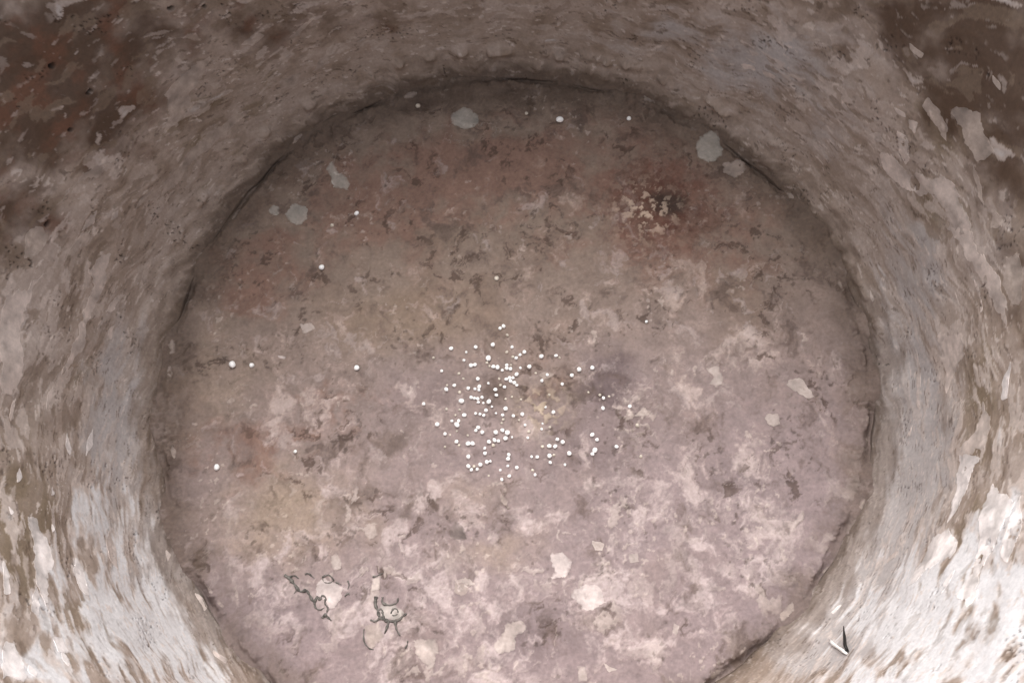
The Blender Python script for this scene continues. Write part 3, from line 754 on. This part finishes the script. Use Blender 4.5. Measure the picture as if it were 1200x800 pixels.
def catmull(P, m=5):
    P = np.array(P, float); Q = np.r_[[2 * P[0] - P[1]], P, [2 * P[-1] - P[-2]]]; out = []
    for a in range(1, len(Q) - 2):
        for s in range(m):
            t = s / m
            out.append(.5 * (2 * Q[a] + (Q[a + 1] - Q[a - 1]) * t + (2 * Q[a - 1] - 5 * Q[a] + 4 * Q[a + 1] - Q[a + 2]) * t * t + (3 * Q[a] - Q[a - 1] - 3 * Q[a + 1] + Q[a + 2]) * t ** 3))
    out.append(P[-1]); return np.array(out)
def root_path(ox, oy, k, pts, r):
    C2 = catmull([(ox + x / k, oy + y / k) for x, y in pts])
    xy = np.array([at_floor(*c)[:2] for c in C2]); _, h = floor_fields(xy[:, 0], xy[:, 1])
    n = len(xy); t = np.linspace(0, 1, n)
    hs_ = np.convolve(np.pad(h, 2, mode='edge'), np.ones(5) / 5, 'valid')
    rad = 1.35 * r * (1 - .5 * t) * np.clip(1.05 + 1.1 * perlin(t * n * .35 + pts[0][0], np.zeros(n), 77), .35, 1.9)
    return [(x, y, z + ra * .25 + .00010, ra) for (x, y), z, ra in zip(xy, hs_, rad)]
Z6 = (320, 640, 6.0)
o = tube_obj('dry_rootlet', [root_path(*Z6, [(80,200),(120,230),(150,265),(190,315),(235,310),(260,350),(290,390),(310,355),(330,375),(345,345),(370,360),(365,400),(385,430),(380,460)], .00032),
                             root_path(*Z6, [(225,195),(250,190),(290,225)], .0002), root_path(*Z6, [(150,265),(165,300),(150,330)], .0002), root_path(*Z6, [(110,215),(150,205),(180,225)], .0002), root_path(*Z6, [(290,390),(300,430),(330,445),(360,430)], .0002), root_path(*Z6, [(345,215),(390,200),(425,235),(400,255),(360,250),(345,215)], .00018), root_path(*Z6, [(440,250),(480,270)], .00016), root_path(*Z6, [(525,240),(535,270),(525,300)], .00018), root_path(*Z6, [(505,350),(525,330),(540,340)], .0002), root_path(*Z6, [(380,475),(345,500),(375,490),(410,520)], .00028)], M_ROOT)
tag(o, 'thin dark curled rootlet zigzagging across a whitish flake at lower left of the floor', 'rootlet')
o = tube_obj('dry_rootlet', [root_path(*Z6, [(725,350),(720,400),(735,450),(750,500),(720,525),(685,515)], .00034), root_path(*Z6, [(770,355),(770,395),(820,412),(870,395),(880,360)], .00028),
                             root_path(*Z6, [(770,460),(785,510),(830,525),(880,520),(910,495),(940,470)], .00034), root_path(*Z6, [(860,520),(870,580),(895,628)], .00026),
                             root_path(*Z6, [(815,525),(800,580),(785,610)], .0003), root_path(*Z6, [(830,470),(845,440),(870,440),(880,470),(850,485),(830,470)], .0002), root_path(*Z6, [(750,500),(770,510),(800,515)], .0003), root_path(*Z6, [(700,215),(735,205),(770,185)], .0002), root_path(*Z6, [(640,580),(640,660),(670,710),(710,725)], .00016), root_path(*Z6, [(735,450),(760,440),(775,470),(765,500)], .0002)], M_ROOT)
tag(o, 'dark spidery clump of rootlets on a blue-grey spot at lower left of the floor', 'rootlet')
for pts, lab in (([(930,715),(945,690),(948,660)], 'short dark curved rootlet beside a pale flake at lower left'), ):
    o = tube_obj('dry_rootlet', [root_path(*Z6, pts, .0002)], M_ROOT); tag(o, lab, 'rootlet')

def wall_path(pts, r, lift):
    out = []
    for k, (px, py) in enumerate(pts):
        a, z = at_wall(px, py); _, h = wall_fields(np.array([a]), np.array([z]))
        p = wall_point(np.array([a]), np.array([z]), h + lift[k])[0]; out.append((*p, r[k]))
    return out
o = tube_obj('dark_splinter', [wall_path([(996,739),(995,745),(994.5,752),(993,758),(995,764),(989,762)], [.0001,.0003,.00045,.0005,.00045,.0002], [.002,.0016,.0012,.0008,.0006,.0004])], M_DARK)
tag(o, 'short black splinter stuck upright on the lower right wall of the pot', 'splinter')
o = tube_obj('white_sliver', [wall_path([(975,752),(978,756),(984,760),(990,764),(993,766)], [.0004,.00055,.0004,.0005,.0003], [.0006,.0006,.0006,.0006,.0004])], M_CHIP)
tag(o, 'small white sliver lying at the foot of the black splinter', 'sliver')
